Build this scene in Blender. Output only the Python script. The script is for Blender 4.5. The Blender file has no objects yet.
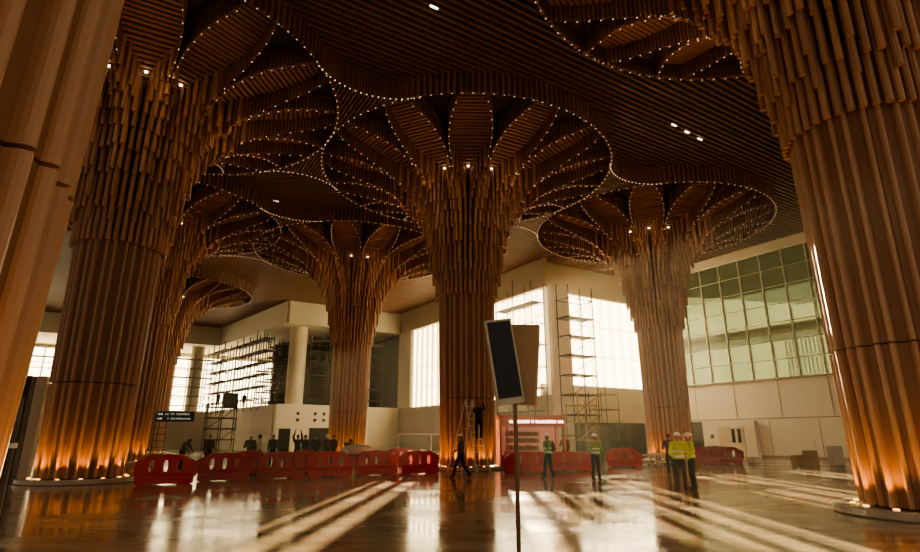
import bpy, bmesh, math, random
from mathutils import Vector, Matrix, Euler
random.seed(7)
PI = math.pi
col = bpy.context.scene.collection
R = math.radians

# ------------------------------------------------------------------ materials
def mat(name, color=(.5,.5,.5), rough=.6, metal=0., emit=None, estr=0., spec=.5, island=0., noise=0., nscale=4., bump=0., alpha=None):
    m = bpy.data.materials.new(name); m.use_nodes = True
    nt = m.node_tree; b = nt.nodes['Principled BSDF']
    b.inputs['Roughness'].default_value = rough
    b.inputs['Metallic'].default_value = metal
    b.inputs['Specular IOR Level'].default_value = spec
    b.inputs['Base Color'].default_value = (*color, 1)
    src = None
    if island > 0:
        g = nt.nodes.new('ShaderNodeNewGeometry')
        mr = nt.nodes.new('ShaderNodeMapRange')
        mr.inputs['To Min'].default_value = 1-island; mr.inputs['To Max'].default_value = 1+island
        nt.links.new(g.outputs['Random Per Island'], mr.inputs['Value'])
        hs = nt.nodes.new('ShaderNodeHueSaturation'); hs.inputs['Color'].default_value = (*color, 1)
        nt.links.new(mr.outputs[0], hs.inputs['Value'])
        src = hs.outputs[0]
    if noise > 0:
        tc = nt.nodes.new('ShaderNodeTexCoord'); no = nt.nodes.new('ShaderNodeTexNoise')
        mp = nt.nodes.new('ShaderNodeMapping')
        if isinstance(nscale, tuple): mp.inputs['Scale'].default_value = nscale
        else: mp.inputs['Scale'].default_value = (nscale,)*3
        no.inputs['Scale'].default_value = 1; no.inputs['Detail'].default_value = 5
        nt.links.new(tc.outputs['Object'], mp.inputs[0]); nt.links.new(mp.outputs[0], no.inputs['Vector'])
        mr2 = nt.nodes.new('ShaderNodeMapRange'); mr2.inputs['From Min'].default_value = .3; mr2.inputs['From Max'].default_value = .7
        mr2.inputs['To Min'].default_value = 1-noise; mr2.inputs['To Max'].default_value = 1+noise
        nt.links.new(no.outputs['Fac'], mr2.inputs['Value'])
        hs2 = nt.nodes.new('ShaderNodeHueSaturation'); hs2.inputs['Color'].default_value = (*color, 1)
        if src: nt.links.new(src, hs2.inputs['Color'])
        nt.links.new(mr2.outputs[0], hs2.inputs['Value'])
        src = hs2.outputs[0]
        if bump > 0:
            bp = nt.nodes.new('ShaderNodeBump'); bp.inputs['Strength'].default_value = bump
            nt.links.new(no.outputs['Fac'], bp.inputs['Height']); nt.links.new(bp.outputs[0], b.inputs['Normal'])
    if src: nt.links.new(src, b.inputs['Base Color'])
    if emit:
        b.inputs['Emission Color'].default_value = (*emit, 1); b.inputs['Emission Strength'].default_value = estr
    if alpha is not None: b.inputs['Alpha'].default_value = alpha
    return m

M = {}
M['trunk'] = mat('trunk_wood', (.45,.265,.16), .40)
M['trunk_recess_shade'] = mat('trunk_recess_shaded_wood', (.25,.13,.07), .6)  # darker copy of the trunk wood; shade put into the recess faces
M['core'] = mat('dark_core', (.05,.026,.014), .8)
M['batten'] = mat('batten_wood', (.42,.235,.135), .45, island=.16)
M['blade'] = mat('blade_wood', (.27,.14,.08), .5, island=.2)
M['petal'] = mat('petal_slats', (.34,.18,.10), .5, island=.1)
M['backing'] = mat('backing', (.13,.062,.03), .8)
M['ceil'] = mat('ceiling_slat', (.20,.115,.065), .5, island=.1)
M['ceil_dark'] = mat('ceiling_void', (.035,.022,.015), .9)
M['dot'] = mat('pin_light', (1,.9,.7), emit=(1,.78,.5), estr=1.3)
M['downlight'] = mat('down_light', (1,.9,.7), emit=(1,.8,.55), estr=6)
M['uplight'] = mat('up_light', (1,.6,.2), emit=(1,.46,.10), estr=4)
M['stone'] = mat('plinth_stone', (.50,.44,.34), .18, noise=.12, nscale=2.)
M['wall'] = mat('beige_plaster', (.66,.60,.46), .75, noise=.06, nscale=.4)
M['wall_grey'] = mat('grey_plaster', (.40,.35,.27), .8, noise=.1, nscale=.5)
M['wall_white'] = mat('white_panel', (.80,.77,.66), .6, noise=.04, nscale=.3)
M['fascia'] = mat('fascia_plaster', (.62,.58,.45), .8)
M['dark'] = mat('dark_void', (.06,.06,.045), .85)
M['darkgreen'] = mat('dark_green_sheet', (.07,.085,.055), .5, noise=.4, nscale=.8)
M['frame'] = mat('window_frame', (.55,.53,.44), .5)
M['steel'] = mat('scaffold_steel', (.11,.105,.075), .6, metal=.2)
M['steel_y'] = mat('scaffold_yellow', (.36,.27,.09), .6)
M['plank'] = mat('scaffold_plank', (.12,.10,.065), .8)
M['alu'] = mat('aluminium', (.6,.58,.52), .35, metal=.7)
M['red'] = mat('red_plastic', (.55,.025,.03), .42, noise=.12, nscale=2.)
M['red_dark'] = mat('red_plastic_dark', (.40,.03,.03), .5, noise=.15, nscale=2.)  # darker, rougher red for some of the barriers
M['white'] = mat('white_paint', (.85,.82,.74), .5)
M['black'] = mat('black', (.012,.012,.012), .4)
M['screen'] = mat('black_screen', (.006,.008,.009), .25)
M['tan'] = mat('tan_panel', (.42,.29,.18), .6, noise=.1, nscale=3.)
M['pole'] = mat('rusty_pole', (.17,.09,.05), .6)
M['brownbox'] = mat('dark_brown_board', (.05,.03,.02), .7)
M['pink'] = mat('pink_red_frame', (.58,.21,.15), .5)
M['booth_glow'] = mat('booth_panel_glow', (.75,.42,.30), .6, emit=(1,.45,.30), estr=.18)  # panel emits by itself, standing in for light inside the booth
M['letters'] = mat('lit_letters', (1,.95,.9), emit=(1,.9,.82), estr=5)
M['signtext'] = mat('sign_text', (.9,.9,.85), emit=(1,1,.9), estr=.35)
M['skin'] = mat('skin', (.30,.15,.09), .6)
M['hair'] = mat('hair', (.012,.009,.007), .7)
M['vest'] = mat('hi_vis_vest', (.52,.62,.04), .7)
M['vest_o'] = mat('green_jacket', (.22,.27,.09), .8)
M['reflect'] = mat('reflective_band', (.75,.76,.7), .4)
M['shirt_d'] = mat('dark_shirt', (.045,.04,.038), .85)
M['shirt_b'] = mat('brown_shirt', (.12,.075,.05), .85)
M['shirt_l'] = mat('pale_shirt', (.45,.42,.34), .85)
M['shirt_g'] = mat('green_shirt', (.09,.12,.05), .85)
M['trousers'] = mat('dark_trousers', (.02,.02,.024), .85)
M['boots'] = mat('boots', (.03,.02,.015), .7)
M['helmet'] = mat('white_helmet', (.82,.80,.72), .35)
M['helmet_y'] = mat('yellow_helmet', (.75,.5,.06), .35)
M['helmet_r'] = mat('red_helmet', (.5,.07,.04), .35)
M['sack'] = mat('pale_sack', (.62,.56,.45), .9)
M['carton'] = mat('carton', (.42,.28,.16), .8)
M['greybox'] = mat('grey_box', (.5,.48,.42), .7)
M['redgoods'] = mat('goods', (.50,.22,.14), .6)

def glass_mat(name, tint, trans, rough, gloss):
    m = bpy.data.materials.new(name); m.use_nodes = True
    nt = m.node_tree; nt.nodes.clear()
    out = nt.nodes.new('ShaderNodeOutputMaterial')
    tr = nt.nodes.new('ShaderNodeBsdfTransparent'); tr.inputs[0].default_value = (*tint, 1)
    tl = nt.nodes.new('ShaderNodeBsdfTranslucent'); tl.inputs[0].default_value = (*tint, 1)
    gl = nt.nodes.new('ShaderNodeBsdfGlossy'); gl.inputs['Roughness'].default_value = rough
    mx = nt.nodes.new('ShaderNodeMixShader'); mx.inputs[0].default_value = trans
    nt.links.new(tl.outputs[0], mx.inputs[1]); nt.links.new(tr.outputs[0], mx.inputs[2])
    m2 = nt.nodes.new('ShaderNodeMixShader'); m2.inputs[0].default_value = gloss
    nt.links.new(mx.outputs[0], m2.inputs[1]); nt.links.new(gl.outputs[0], m2.inputs[2])
    nt.links.new(m2.outputs[0], out.inputs[0])
    return m
M['glass'] = glass_mat('clear_hazy_glass', (.95,.93,.86), .85, .05, .04)
M['fin'] = glass_mat('translucent_glare_fin', (.95,.93,.86), .0, .3, .02)  # translucent fins that glow, imitating mullions lost in window glare
M['frosted'] = glass_mat('sun_diffusing_glass', (.9,.88,.8), .12, .1, .03)  # frosting added to spread the sun and keep streaks off the left floor
M['greenglass'] = glass_mat('green_frosted_glass', (.27,.29,.205), .75, .15, .05)

# polished stone floor
def floor_mat():
    m = bpy.data.materials.new('polished_stone'); m.use_nodes = True
    nt = m.node_tree; b = nt.nodes['Principled BSDF']
    tc = nt.nodes.new('ShaderNodeTexCoord')
    mp = nt.nodes.new('ShaderNodeMapping'); mp.inputs['Rotation'].default_value = (0,0,R(-32))
    nt.links.new(tc.outputs['Object'], mp.inputs[0])
    br = nt.nodes.new('ShaderNodeTexBrick'); br.offset = .5
    br.inputs['Scale'].default_value = 1; br.inputs['Brick Width'].default_value = 1.8; br.inputs['Row Height'].default_value = .9
    br.inputs['Mortar Size'].default_value = .008; br.inputs['Bias'].default_value = 0
    br.inputs['Color1'].default_value = (.42,.33,.22,1); br.inputs['Color2'].default_value = (.33,.25,.165,1)
    br.inputs['Mortar'].default_value = (.14,.10,.07,1)
    nt.links.new(mp.outputs[0], br.inputs['Vector'])
    no = nt.nodes.new('ShaderNodeTexNoise'); no.inputs['Scale'].default_value = .7; no.inputs['Detail'].default_value = 8
    mp2 = nt.nodes.new('ShaderNodeMapping'); mp2.inputs['Scale'].default_value = (.5,2.2,1); mp2.inputs['Rotation'].default_value = (0,0,R(-32))
    nt.links.new(tc.outputs['Object'], mp2.inputs[0]); nt.links.new(mp2.outputs[0], no.inputs['Vector'])
    mr = nt.nodes.new('ShaderNodeMapRange'); mr.inputs['From Min'].default_value=.3; mr.inputs['From Max'].default_value=.7
    mr.inputs['To Min'].default_value=.72; mr.inputs['To Max'].default_value=1.25
    nt.links.new(no.outputs['Fac'], mr.inputs['Value'])
    hs = nt.nodes.new('ShaderNodeHueSaturation')
    nt.links.new(br.outputs['Color'], hs.inputs['Color']); nt.links.new(mr.outputs[0], hs.inputs['Value'])
    nt.links.new(hs.outputs[0], b.inputs['Base Color'])
    n2 = nt.nodes.new('ShaderNodeTexNoise'); n2.inputs['Scale'].default_value = .5; n2.inputs['Detail'].default_value=6
    nt.links.new(tc.outputs['Object'], n2.inputs['Vector'])
    m3 = nt.nodes.new('ShaderNodeMapRange'); m3.inputs['From Min'].default_value=.35; m3.inputs['From Max'].default_value=.7
    m3.inputs['To Min'].default_value=.07; m3.inputs['To Max'].default_value=.24
    nt.links.new(n2.outputs['Fac'], m3.inputs['Value']); nt.links.new(m3.outputs[0], b.inputs['Roughness'])
    n3 = nt.nodes.new('ShaderNodeTexNoise'); n3.inputs['Scale'].default_value = 2.2; n3.inputs['Detail'].default_value=2
    nt.links.new(tc.outputs['Object'], n3.inputs['Vector'])
    bp = nt.nodes.new('ShaderNodeBump'); bp.inputs['Strength'].default_value = .035; bp.inputs['Distance'].default_value=.05
    nt.links.new(n3.outputs['Fac'], bp.inputs['Height']); nt.links.new(bp.outputs[0], b.inputs['Normal'])
    b.inputs['Specular IOR Level'].default_value = .5
    return m
M['floor'] = floor_mat()

# ------------------------------------------------------------------ mesh helpers
class MB:
    def __init__(s): s.v=[]; s.f=[]
    def add(s, vs, fs):
        n=len(s.v); s.v += [tuple(x) for x in vs]; s.f += [tuple(i+n for i in f) for f in fs]
    def box(s, c, size, rz=0., bev=0.):
        hx,hy,hz = [k/2 for k in size]; cs,sn = math.cos(rz),math.sin(rz); vs=[]
        for z in (-hz,hz):
            for x,y in ((-hx,-hy),(hx,-hy),(hx,hy),(-hx,hy)):
                vs.append((c[0]+x*cs-y*sn, c[1]+x*sn+y*cs, c[2]+z))
        s.add(vs, [(3,2,1,0),(4,5,6,7),(0,1,5,4),(1,2,6,5),(2,3,7,6),(3,0,4,7)])
    def tube(s, p0, p1, r, n=6, r2=None, caps=True):
        p0=Vector(p0); p1=Vector(p1); d=(p1-p0)
        if d.length<1e-6: return
        d.normalize(); r2 = r if r2 is None else r2
        u = d.cross(Vector((0,0,1)));
        if u.length<1e-3: u=Vector((1,0,0))
        u.normalize(); w=d.cross(u)
        vs=[]
        for p,rr in ((p0,r),(p1,r2)):
            for i in range(n):
                a=2*PI*i/n; vs.append(p+u*math.cos(a)*rr+w*math.sin(a)*rr)
        fs=[(i,(i+1)%n,n+(i+1)%n,n+i) for i in range(n)]
        if caps: fs += [tuple(range(n))[::-1], tuple(range(n,2*n))]
        s.add(vs,fs)
    def prism(s, pts, z0, z1):
        n=len(pts); vs=[(x,y,z0) for x,y in pts]+[(x,y,z1) for x,y in pts]
        s.add(vs,[tuple(range(n))[::-1],tuple(range(n,2*n))]+[(i,(i+1)%n,n+(i+1)%n,n+i) for i in range(n)])
    def prism_y(s, pts, y0, y1):   # outline in xz, extruded along y
        n=len(pts); vs=[(x,y0,z) for x,z in pts]+[(x,y1,z) for x,z in pts]
        s.add(vs,[tuple(range(n)),tuple(range(n,2*n))[::-1]]+[(n+i,n+(i+1)%n,(i+1)%n,i) for i in range(n)])
    def lathe(s, prof, n=32, c=(0,0,0)):
        k=len(prof); vs=[]
        for i in range(n):
            a=2*PI*i/n
            for r,z in prof: vs.append((c[0]+r*math.cos(a),c[1]+r*math.sin(a),c[2]+z))
        fs=[]
        for i in range(n):
            j=(i+1)%n
            for q in range(k-1): fs.append((i*k+q,j*k+q,j*k+q+1,i*k+q+1))
        s.add(vs,fs)
    def ell(s, c, r, nu=12, nv=8, z0=-1., rot=None):
        vs=[]; fs=[]
        for j in range(nv+1):
            t = math.asin(max(-1,z0)) + (PI/2-math.asin(max(-1,z0)))*j/nv
            for i in range(nu):
                a=2*PI*i/nu; p=Vector((r[0]*math.cos(t)*math.cos(a), r[1]*math.cos(t)*math.sin(a), r[2]*math.sin(t)))
                if rot: p=rot@p
                vs.append(Vector(c)+p)
        for j in range(nv):
            for i in range(nu): fs.append((j*nu+i,j*nu+(i+1)%nu,(j+1)*nu+(i+1)%nu,(j+1)*nu+i))
        s.add(vs,fs)
    def mesh(s, name, m, smooth=False):
        me=bpy.data.meshes.new(name); me.from_pydata(s.v,[],s.f)
        if m: me.materials.append(m)
        if smooth:
            me.polygons.foreach_set('use_smooth',[True]*len(me.polygons))
        me.update(); return me
    def build(s, name, m, parent=None, smooth=False, loc=None, rz=0.):
        return link(name, s.mesh(name,m,smooth), parent, loc, rz)

def link(name, me, parent=None, loc=None, rz=0.):
    o=bpy.data.objects.new(name, me); col.objects.link(o)
    if parent: o.parent=parent
    if loc: o.location=loc
    o.rotation_euler.z=rz
    return o
def bevel(o, w=.02, seg=2):
    m=o.modifiers.new('bevel','BEVEL'); m.width=w; m.segments=seg; m.limit_method='ANGLE'; return o
def thing(name,label,cat,loc=(0,0,0),rz=0.,group=None):
    o=bpy.data.objects.new(name,None); col.objects.link(o); o.empty_display_size=.2
    o.location=loc; o.rotation_euler.z=rz; return tag(o,label,cat,group)
def tag(o,label,cat,group=None,kind=None):
    o['label']=label; o['category']=cat
    if group: o['group']=group
    o['kind']=kind or 'thing'
    return o
def struct(name,mb,m,smooth=False):
    o=mb.build(name,m,smooth=smooth); o['kind']='structure'; o['category']=name.split('_')[0]; return o
def copy_tree(o,parent=None):
    c=o.copy(); col.objects.link(c)
    if parent: c.parent=parent
    for ch in o.children: copy_tree(ch,c)
    return c

# building grid: p runs away to the right, q away to the left
C0=Vector((.5,31.5)); A=Vector((.847,.531)); B=Vector((-.531,.847)); ANG=math.atan2(.531,.847)
def G(p,q,z=0.): v=C0+A*p+B*q; return (v.x,v.y,z)
def G2(p,q): v=C0+A*p+B*q; return (v.x,v.y)

# camera maths for reading positions on the floor plane (plain survey of the photo)
F=562.; PIT=R(16.); CZ=1.63
def ray(u,v):
    x=(u-460)/F; up=-(v-276)/F
    return x, math.cos(PIT)-math.sin(PIT)*up, math.sin(PIT)+math.cos(PIT)*up
def onfloor(u,v):
    x,y,z=ray(u,v); t=-CZ/z; return (x*t,y*t)
def atY(u,v,Y):
    x,y,z=ray(u,v); t=Y/y; return (x*t,Y,CZ+z*t)

# ------------------------------------------------------------------ tree column
ZC=18.2
def interp(tab,x):
    if x<=tab[0][0]: return tab[0][1]
    for (a,b),(c,d) in zip(tab,tab[1:]):
        if x<=c: return b+(d-b)*(x-a)/(c-a)
    return tab[-1][1]
ARC=[(1.6,9.4),(1.75,10.2),(1.9,11.0),(2.2,12.1),(3.0,13.8),(3.7,14.95),(4.4,15.7),(5.3,16.15),(6.5,16.6),(8.6,17.1)]
zarc=lambda r: interp(ARC,r)
CEI=[(1.6,15.9),(2.5,16.1),(5,17.1),(8.6,17.85)]
zcei=lambda r: interp(CEI,r)
NP=14; HA=PI/NP
def delta(r): return 0 if r<4.7 else R(8.4)*((r-4.7)/3.9)**1.5

def trunk_mesh(z0,z1,name,s0=1.,s1=1.):
    N=NP; pts=[]
    ts=(.0,.015,.12,.24,.345,.36,.37,.39,.42,.46,.50,.54,.565,.577,.585,.68,.775,.785,.80,.83,.86,.90,.94,.97,.99)
    def hump(t,a,b,base,h):
        x=(t-a)/(b-a)*2-1; return base+h*math.sqrt(max(0,1-x*x))
    for k in range(N):
        for t in ts:  #,.12,.24,.345,.36,.37,.39,.42,.46,.50,.54,.565,.577,.585,.68,.775,.785,.80,.83,.86,.90,.94,.97,.99):
            if t<.36: r=1.36
            elif t<=.58: r=hump(t,.36,.58,1.36,.16)
            elif t<.78: r=1.44
            else: r=hump(t,.78,1.0,1.38,.16)
            a=2*PI*(k+t)/N; pts.append((r*math.cos(a),r*math.sin(a)))
    mb=MB(); mb.prism(pts,z0,z1); n_=len(pts)
    mb.v=[(x*s0,y*s0,z) for x,y,z in mb.v[:n_]]+[(x*s1,y*s1,z) for x,y,z in mb.v[n_:]]
    me=mb.mesh(name,M['trunk']); me.materials.append(M['trunk_recess_shade'])
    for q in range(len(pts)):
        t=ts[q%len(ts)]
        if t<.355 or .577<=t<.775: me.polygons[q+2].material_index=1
    return me
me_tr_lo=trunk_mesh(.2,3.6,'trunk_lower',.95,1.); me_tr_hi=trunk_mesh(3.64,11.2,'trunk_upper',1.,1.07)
mb=MB(); mb.lathe([(0,.16),(1.24,.16),(1.30,4),(1.38,11),(1.38,16.2),(0,16.2)],32); me_core=mb.mesh('core',M['core'])
mb=MB(); mb.lathe([(0,0),(1.95,0),(2.0,.03),(2.0,.15),(1.95,.18),(1.68,.18),(1.72,.14),(0,.14)],64); me_pl=mb.mesh('plinth',M['stone'])
mb=MB(); mb.tube((1.60,0,.17),(1.60,0,.2),.06,10); me_up=mb.mesh('uplight',M['uplight'])

def rib_meshes():
    rnd=random.Random(3)
    b=MB(); back=MB(); dots=MB()
    # blades along both edges of the rib, rib axis = +X
    for sgn in (-1,1):
        r=3.6; prev=None
        while r<8.55:
            a=sgn*delta(r); off=sgn*.075
            x=r*math.cos(a)-off*math.sin(a); y=r*math.sin(a)+off*math.cos(a)
            zb=zarc(r)+rnd.uniform(-.03,.03); zt=zcei(r)+.12 if r<5 else 18.1
            b.box((x,y,(zb+zt)/2),(.085,.06,zt-zb),a)
            if prev:
                back.add([(prev[0],prev[1],prev[2]+.1),(x,y,zb+.1),(x,y,zt),(prev[0],prev[1],prev[3])],[(0,1,2,3)])
            prev=(x*.999,y*.985 if abs(y)>.2 else y*.6,zb,zt)
            r+=.165
        r=4.3
        while r<8.5:
            a=sgn*delta(r); off=sgn*.075
            x=r*math.cos(a)-off*math.sin(a); y=r*math.sin(a)+off*math.cos(a)
            dots.box((x,y,zarc(r)-.035),(.034,.034,.02),a); r+=.42 if sgn>0 else .55
    return b.mesh('rib',M['blade']),back.mesh('rib_backing',M['backing']),dots.mesh('pin_lights',M['dot'])
me_rib,me_ribback,me_dots=rib_meshes()

def batten_mesh(var):
    # one sector of hanging tubes, centred on a rib (+X); bottoms rise towards the petal axis
    rnd=random.Random(11+var); b=MB()
    rings=[(1.71,3,1.0,9.2,.0),(1.90,3,1.0,10.0,.04),(2.10,3,1.0,10.9,.05),(2.32,4,1.0,11.75,.05),(2.52,4,.95,12.75,.06),(2.82,4,.88,13.4,.07),
           (3.16,4,.75,14.0,.07),(3.52,4,.6,14.6,.07),(3.9,3,.42,15.1,.12),(4.3,2,.22,15.5,.1)]
    for r,n,lim,zb,jit in rings:
        for i in range(n):
            fr=((i+.5)/n*2-1)*lim; a=fr*HA*.98
            z=zb+abs(fr)**1.2*(1.7 if r>1.9 else .9 if r>1.8 else .0)+rnd.uniform(-jit,jit)
            zt=max(zcei(r)+.1,z+1.2)
            rr=rnd.uniform(.08,.09)
            x,y=r*math.cos(a),r*math.sin(a)
            b.tube((x,y,z),(x,y,zt),rr,8)
    return b.mesh('batten_cluster',M['batten'])
me_bat=[batten_mesh(i) for i in range(3)]

def petal_meshes():
    b=MB(); back=MB()
    r=2.0; pr=None
    while r<8.5:
        w=HA-delta(r)
        hw=r*math.tan(w)-.05
        if r<2.6: hw*=.7
        z=zcei(r)
        b.box((r,0,z),(.15,2*hw,.08)); 
        r+=.23
    rs=[2.0+.5*i for i in range(14)]
    for ra,rb in zip(rs,rs[1:]):
        wa=ra*math.tan(HA-delta(ra)); wb=rb*math.tan(HA-delta(rb))
        back.add([(ra,-wa,zcei(ra)+.13),(rb,-wb,zcei(rb)+.13),(rb,wb,zcei(rb)+.13),(ra,wa,zcei(ra)+.13)],[(0,1,2,3)])
    # triangular coffer between petals (centred on rib)
    g=MB(); k=0
    r=5.4
    while r<8.55:
        hw=r*math.sin(delta(r))-.06
        if hw>.05: g.box((r,0,17.95),(.05,2*hw,.16))
        r+=.14
    gb=MB()
    rs=[5.0+.45*i for i in range(9)]
    for ra,rb in zip(rs,rs[1:]):
        wa=ra*math.sin(delta(ra))+.05; wb=rb*math.sin(delta(rb))+.05
        gb.add([(ra,-wa,18.1),(rb,-wb,18.1),(rb,wb,18.1),(ra,wa,18.1)],[(0,1,2,3)])
    return b.mesh('petal_panel',M['petal']),back.mesh('petal_backing',M['backing']),g.mesh('coffer_slats',M['ceil']),gb.mesh('coffer_backing',M['ceil_dark'])
me_pet,me_petb,me_gap,me_gapb=petal_meshes()
def ring_mesh():
    b=MB(); n=190
    for i in range(n):
        a=2*PI*i/n; b.box((8.66*math.cos(a),8.66*math.sin(a),(17.08+18.25)/2),(.12,.11,18.25-17.08),a)
    s=MB(); s.lathe([(8.58,17.14),(8.62,17.14),(8.62,18.3),(8.58,18.3),(8.58,17.14)],96)
    d=MB()
    for i in range(110):
        a=2*PI*i/110; d.box((8.66*math.cos(a),8.66*math.sin(a),17.055),(.034,.034,.02),a)
    return b.mesh('rim_slats',M['blade']),s.mesh('rim_backing',M['backing']),d.mesh('pin_lights',M['dot'])
me_rim,me_rimb,me_rimd=ring_mesh()
mb=MB(); mb.tube((3.05,0,16.2),(3.05,0,16.14),.07,8); me_dl=mb.mesh('downlight',M['downlight'])

def tree_column(label,x,y,rot):
    t=thing('tree_column',label,'column',(x,y,0),rot,'timber clad tree columns of the hall')
    link('plinth',me_pl,t); c=link('core',me_core,t)
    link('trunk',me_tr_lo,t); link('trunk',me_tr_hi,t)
    for k in range(NP):
        link('uplight',me_up,t,rz=2*PI*(k+.18)/NP)
    for k in range(NP):
        a=2*PI*(k+.5)/NP
        rb=link('rib',me_rib,t,rz=a); link('rib_backing',me_ribback,rb); link('pin_lights',me_dots,rb)
        link('batten_cluster',me_bat[k%3],t,rz=a)
        g=link('coffer',me_gap,t,rz=a); link('coffer_backing',me_gapb,g)
        p=link('petal',me_pet,t,rz=2*PI*k/NP); link('petal_backing',me_petb,p)
        link('downlight',me_dl,p)
    rm=link('rim_band',me_rim,t); link('rim_backing',me_rimb,rm); link('pin_lights',me_rimd,rm)
    return t
ROT=R(-90+1.5)
cols=[('timber tree column with flared canopy standing in the middle of the hall, ladder against it',.38,31.5,0),
 ('big timber tree column with amber base lights beside the black direction sign and ladder',-14.5,22.7,.04),
 ('huge timber tree column on a round stone plinth at the right edge',10.5,13.2,.1),
 ('timber tree column behind the group of hi-vis workers, in front of the green glass wall',14.72,41.0,.07),
 ('slender looking timber tree column rising beside the white box with round holes',-9.2,47.6,.02),
 ('timber tree column tucked directly behind the big one with amber base lights',-22.3,38.8,.09),
 ('closest timber column, cut off by the left edge, smooth fluted shaft filling the corner',-4.62,3.50,.03),
 ('farthest timber tree column with a small canopy under the beige bulkhead',-32.3,60.5,.05),
 ('timber tree column hidden behind the huge right one, only canopy edge showing',25.4,22.8,.06)]
trees=[]
for lab,x,y,dr in cols: trees.append(tree_column(lab,x,y,ROT+dr))
trees[6].rotation_euler=(Matrix.Rotation(R(1.6),3,'Y')@Matrix.Rotation(ROT+.03,3,'Z')).to_euler()

# unseen point lights floating below the canopies, added to warm battens and petals
def point(loc,e,c=(1,.62,.34),rad=.25):
    l=bpy.data.lights.new('canopy_fill','POINT'); l.energy=e; l.color=c; l.shadow_soft_size=rad
    o=bpy.data.objects.new('canopy_fill',l); col.objects.link(o); o.location=loc; return o
for i,(lab,x,y,dr) in enumerate(cols):
    n=6 if i<6 else 3
    for k in range(n):
        a=2*PI*(k+.5)/n+ROT+dr
        point((x+4.9*math.cos(a),y+4.9*math.sin(a),14.7),33)
    if i in (7,8): continue
    for k in range(NP):
        a=2*PI*(k+.18)/NP+ROT+dr
        l=bpy.data.lights.new('base_uplight_lamp','SPOT'); l.energy=150; l.color=(1,.42,.06); l.spot_size=R(70); l.spot_blend=.8; l.shadow_soft_size=.04
        o=bpy.data.objects.new('base_uplight_lamp',l); col.objects.link(o); o.location=(x+1.62*math.cos(a),y+1.62*math.sin(a),.24)
        o.rotation_euler=Vector((-.16*math.cos(a),-.16*math.sin(a),1)).to_track_quat('-Z','Y').to_euler()

# webs joining touching canopies
def web(i,j,label):
    a=Vector((cols[i][1],cols[i][2])); b=Vector((cols[j][1],cols[j][2])); d=b-a; L=d.length; d.normalize(); n=Vector((-d.y,d.x)); m=(a+b)/2
    t=thing('canopy_web',label,'ceiling web',(m.x,m.y,0),math.atan2(d.y,d.x),'slatted webs between canopies')
    R0=8.6; rf=3.4; half=L/2; h=math.sqrt(max(.1,(R0+rf)**2-half**2))   # fillet circle centre at (0,±h)
    for sg in (-1,1):
        ang=math.atan2(half,h)
        pts=[]
        for q in range(13):
            th=-ang+2*ang*q/12; pts.append((rf*math.sin(th),sg*(h-rf*math.cos(th))))
        # outline back along the two canopy circles to the touching point
        poly=pts[:]
        k=5
        for q in range(1,k+1):
            f=q/k; th0=math.atan2(h,half); th=th0*(1-f)
            poly.append((half-R0*math.cos(th),sg*R0*math.sin(th)))
        for q in range(k-1,0,-1):
            f=q/k; th=math.atan2(h,half)*(1-f)
            poly.append((-half+R0*math.cos(th),sg*R0*math.sin(th)))
        s=MB(); s.prism(poly if sg>0 else poly[::-1],17.3,17.36); s.build('soffit',M['backing'],t)
        s=MB(); x=-3
        ymax=lambda x: h-math.sqrt(max(0,rf*rf-x*x))
        ymin=lambda x: math.sqrt(max(0,R0*R0-(half-abs(x))**2)) if abs(x)>max(0,half-R0) else 0
        while x<3:
            y0,y1=ymin(x),ymax(x)
            if y1-y0>.15: s.box((x,sg*(y0+y1)/2,17.22),(.07,y1-y0,.16))
            x+=.2
        s.build('soffit_slats',M['blade'],t)
        s=MB(); dd=MB()
        for q in range(40):
            th=-ang+2*ang*q/39; s.box((rf*math.sin(th),sg*(h-rf*math.cos(th)),17.66),(.08,.08,1.16),-th*sg)
            if q%2==0: dd.box((rf*math.sin(th),sg*(h-rf*math.cos(th)),17.055),(.045,.045,.03))
        e=s.build('edge_band',M['blade'],t); dd.build('pin_lights',M['dot'],e)
web(0,1,'slatted infill bridging the middle canopy and the big left canopy')
web(0,3,'slatted infill bridging the middle canopy and the one near the green glass')
web(5,4,'slatted infill between the two rear canopies on the left')
web(6,2,'slatted infill overhead joining the closest left and right canopies')

# ------------------------------------------------------------------ shell
fl=MB(); fl.add([(-90,-30,0),(60,-30,0),(60,130,0),(-90,130,0)],[(0,1,2,3)])
struct('floor',fl,M['floor'])
outline=[(-48,68),(-2.5,68),(1.4,43.5),(17,43.5),(17,14),(31,14),(31,-34),(-48,-34)]
c=MB()
pts=[G2(*o) for o in outline]
c.prism(pts[::-1],ZC+.32,ZC+.5)
o=struct('ceiling',c,M['ceil_dark'])
sl=MB(); q=-33.8
def pmax(q):
    if q<14: return 30.9
    if q<43.5: return 16.9
    return 1.4+(q-43.5)/(68-43.5)*(-3.9)-.1
while q<67.9:
    p1=pmax(q); p0=-47.
    cx,cy,_=G((p0+p1)/2,q); sl.box((cx,cy,ZC+.09),(p1-p0,.12,.18),ANG); q+=.33
sl=sl.build('slat_field',M['ceil'],o)
# linear ceiling fixtures (small, in the slatted field)
for (u,v) in ((434,7),(674,125),(687,132),(700,139),(264,196),(276,201),(330,212)):
    x,y,z=ray(u,v); t=(ZC-CZ-.02)/z
    b=MB(); b.box((0,0,0),(.34,.07,.05)); b2=b.build('ceiling_spotlight',M['downlight'],loc=(x*t,y*t,ZC-.03),rz=ANG)
    tag(b2,'small lit strip light set in the dark slatted ceiling','ceiling light','strip lights in the slatted ceiling')

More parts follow.
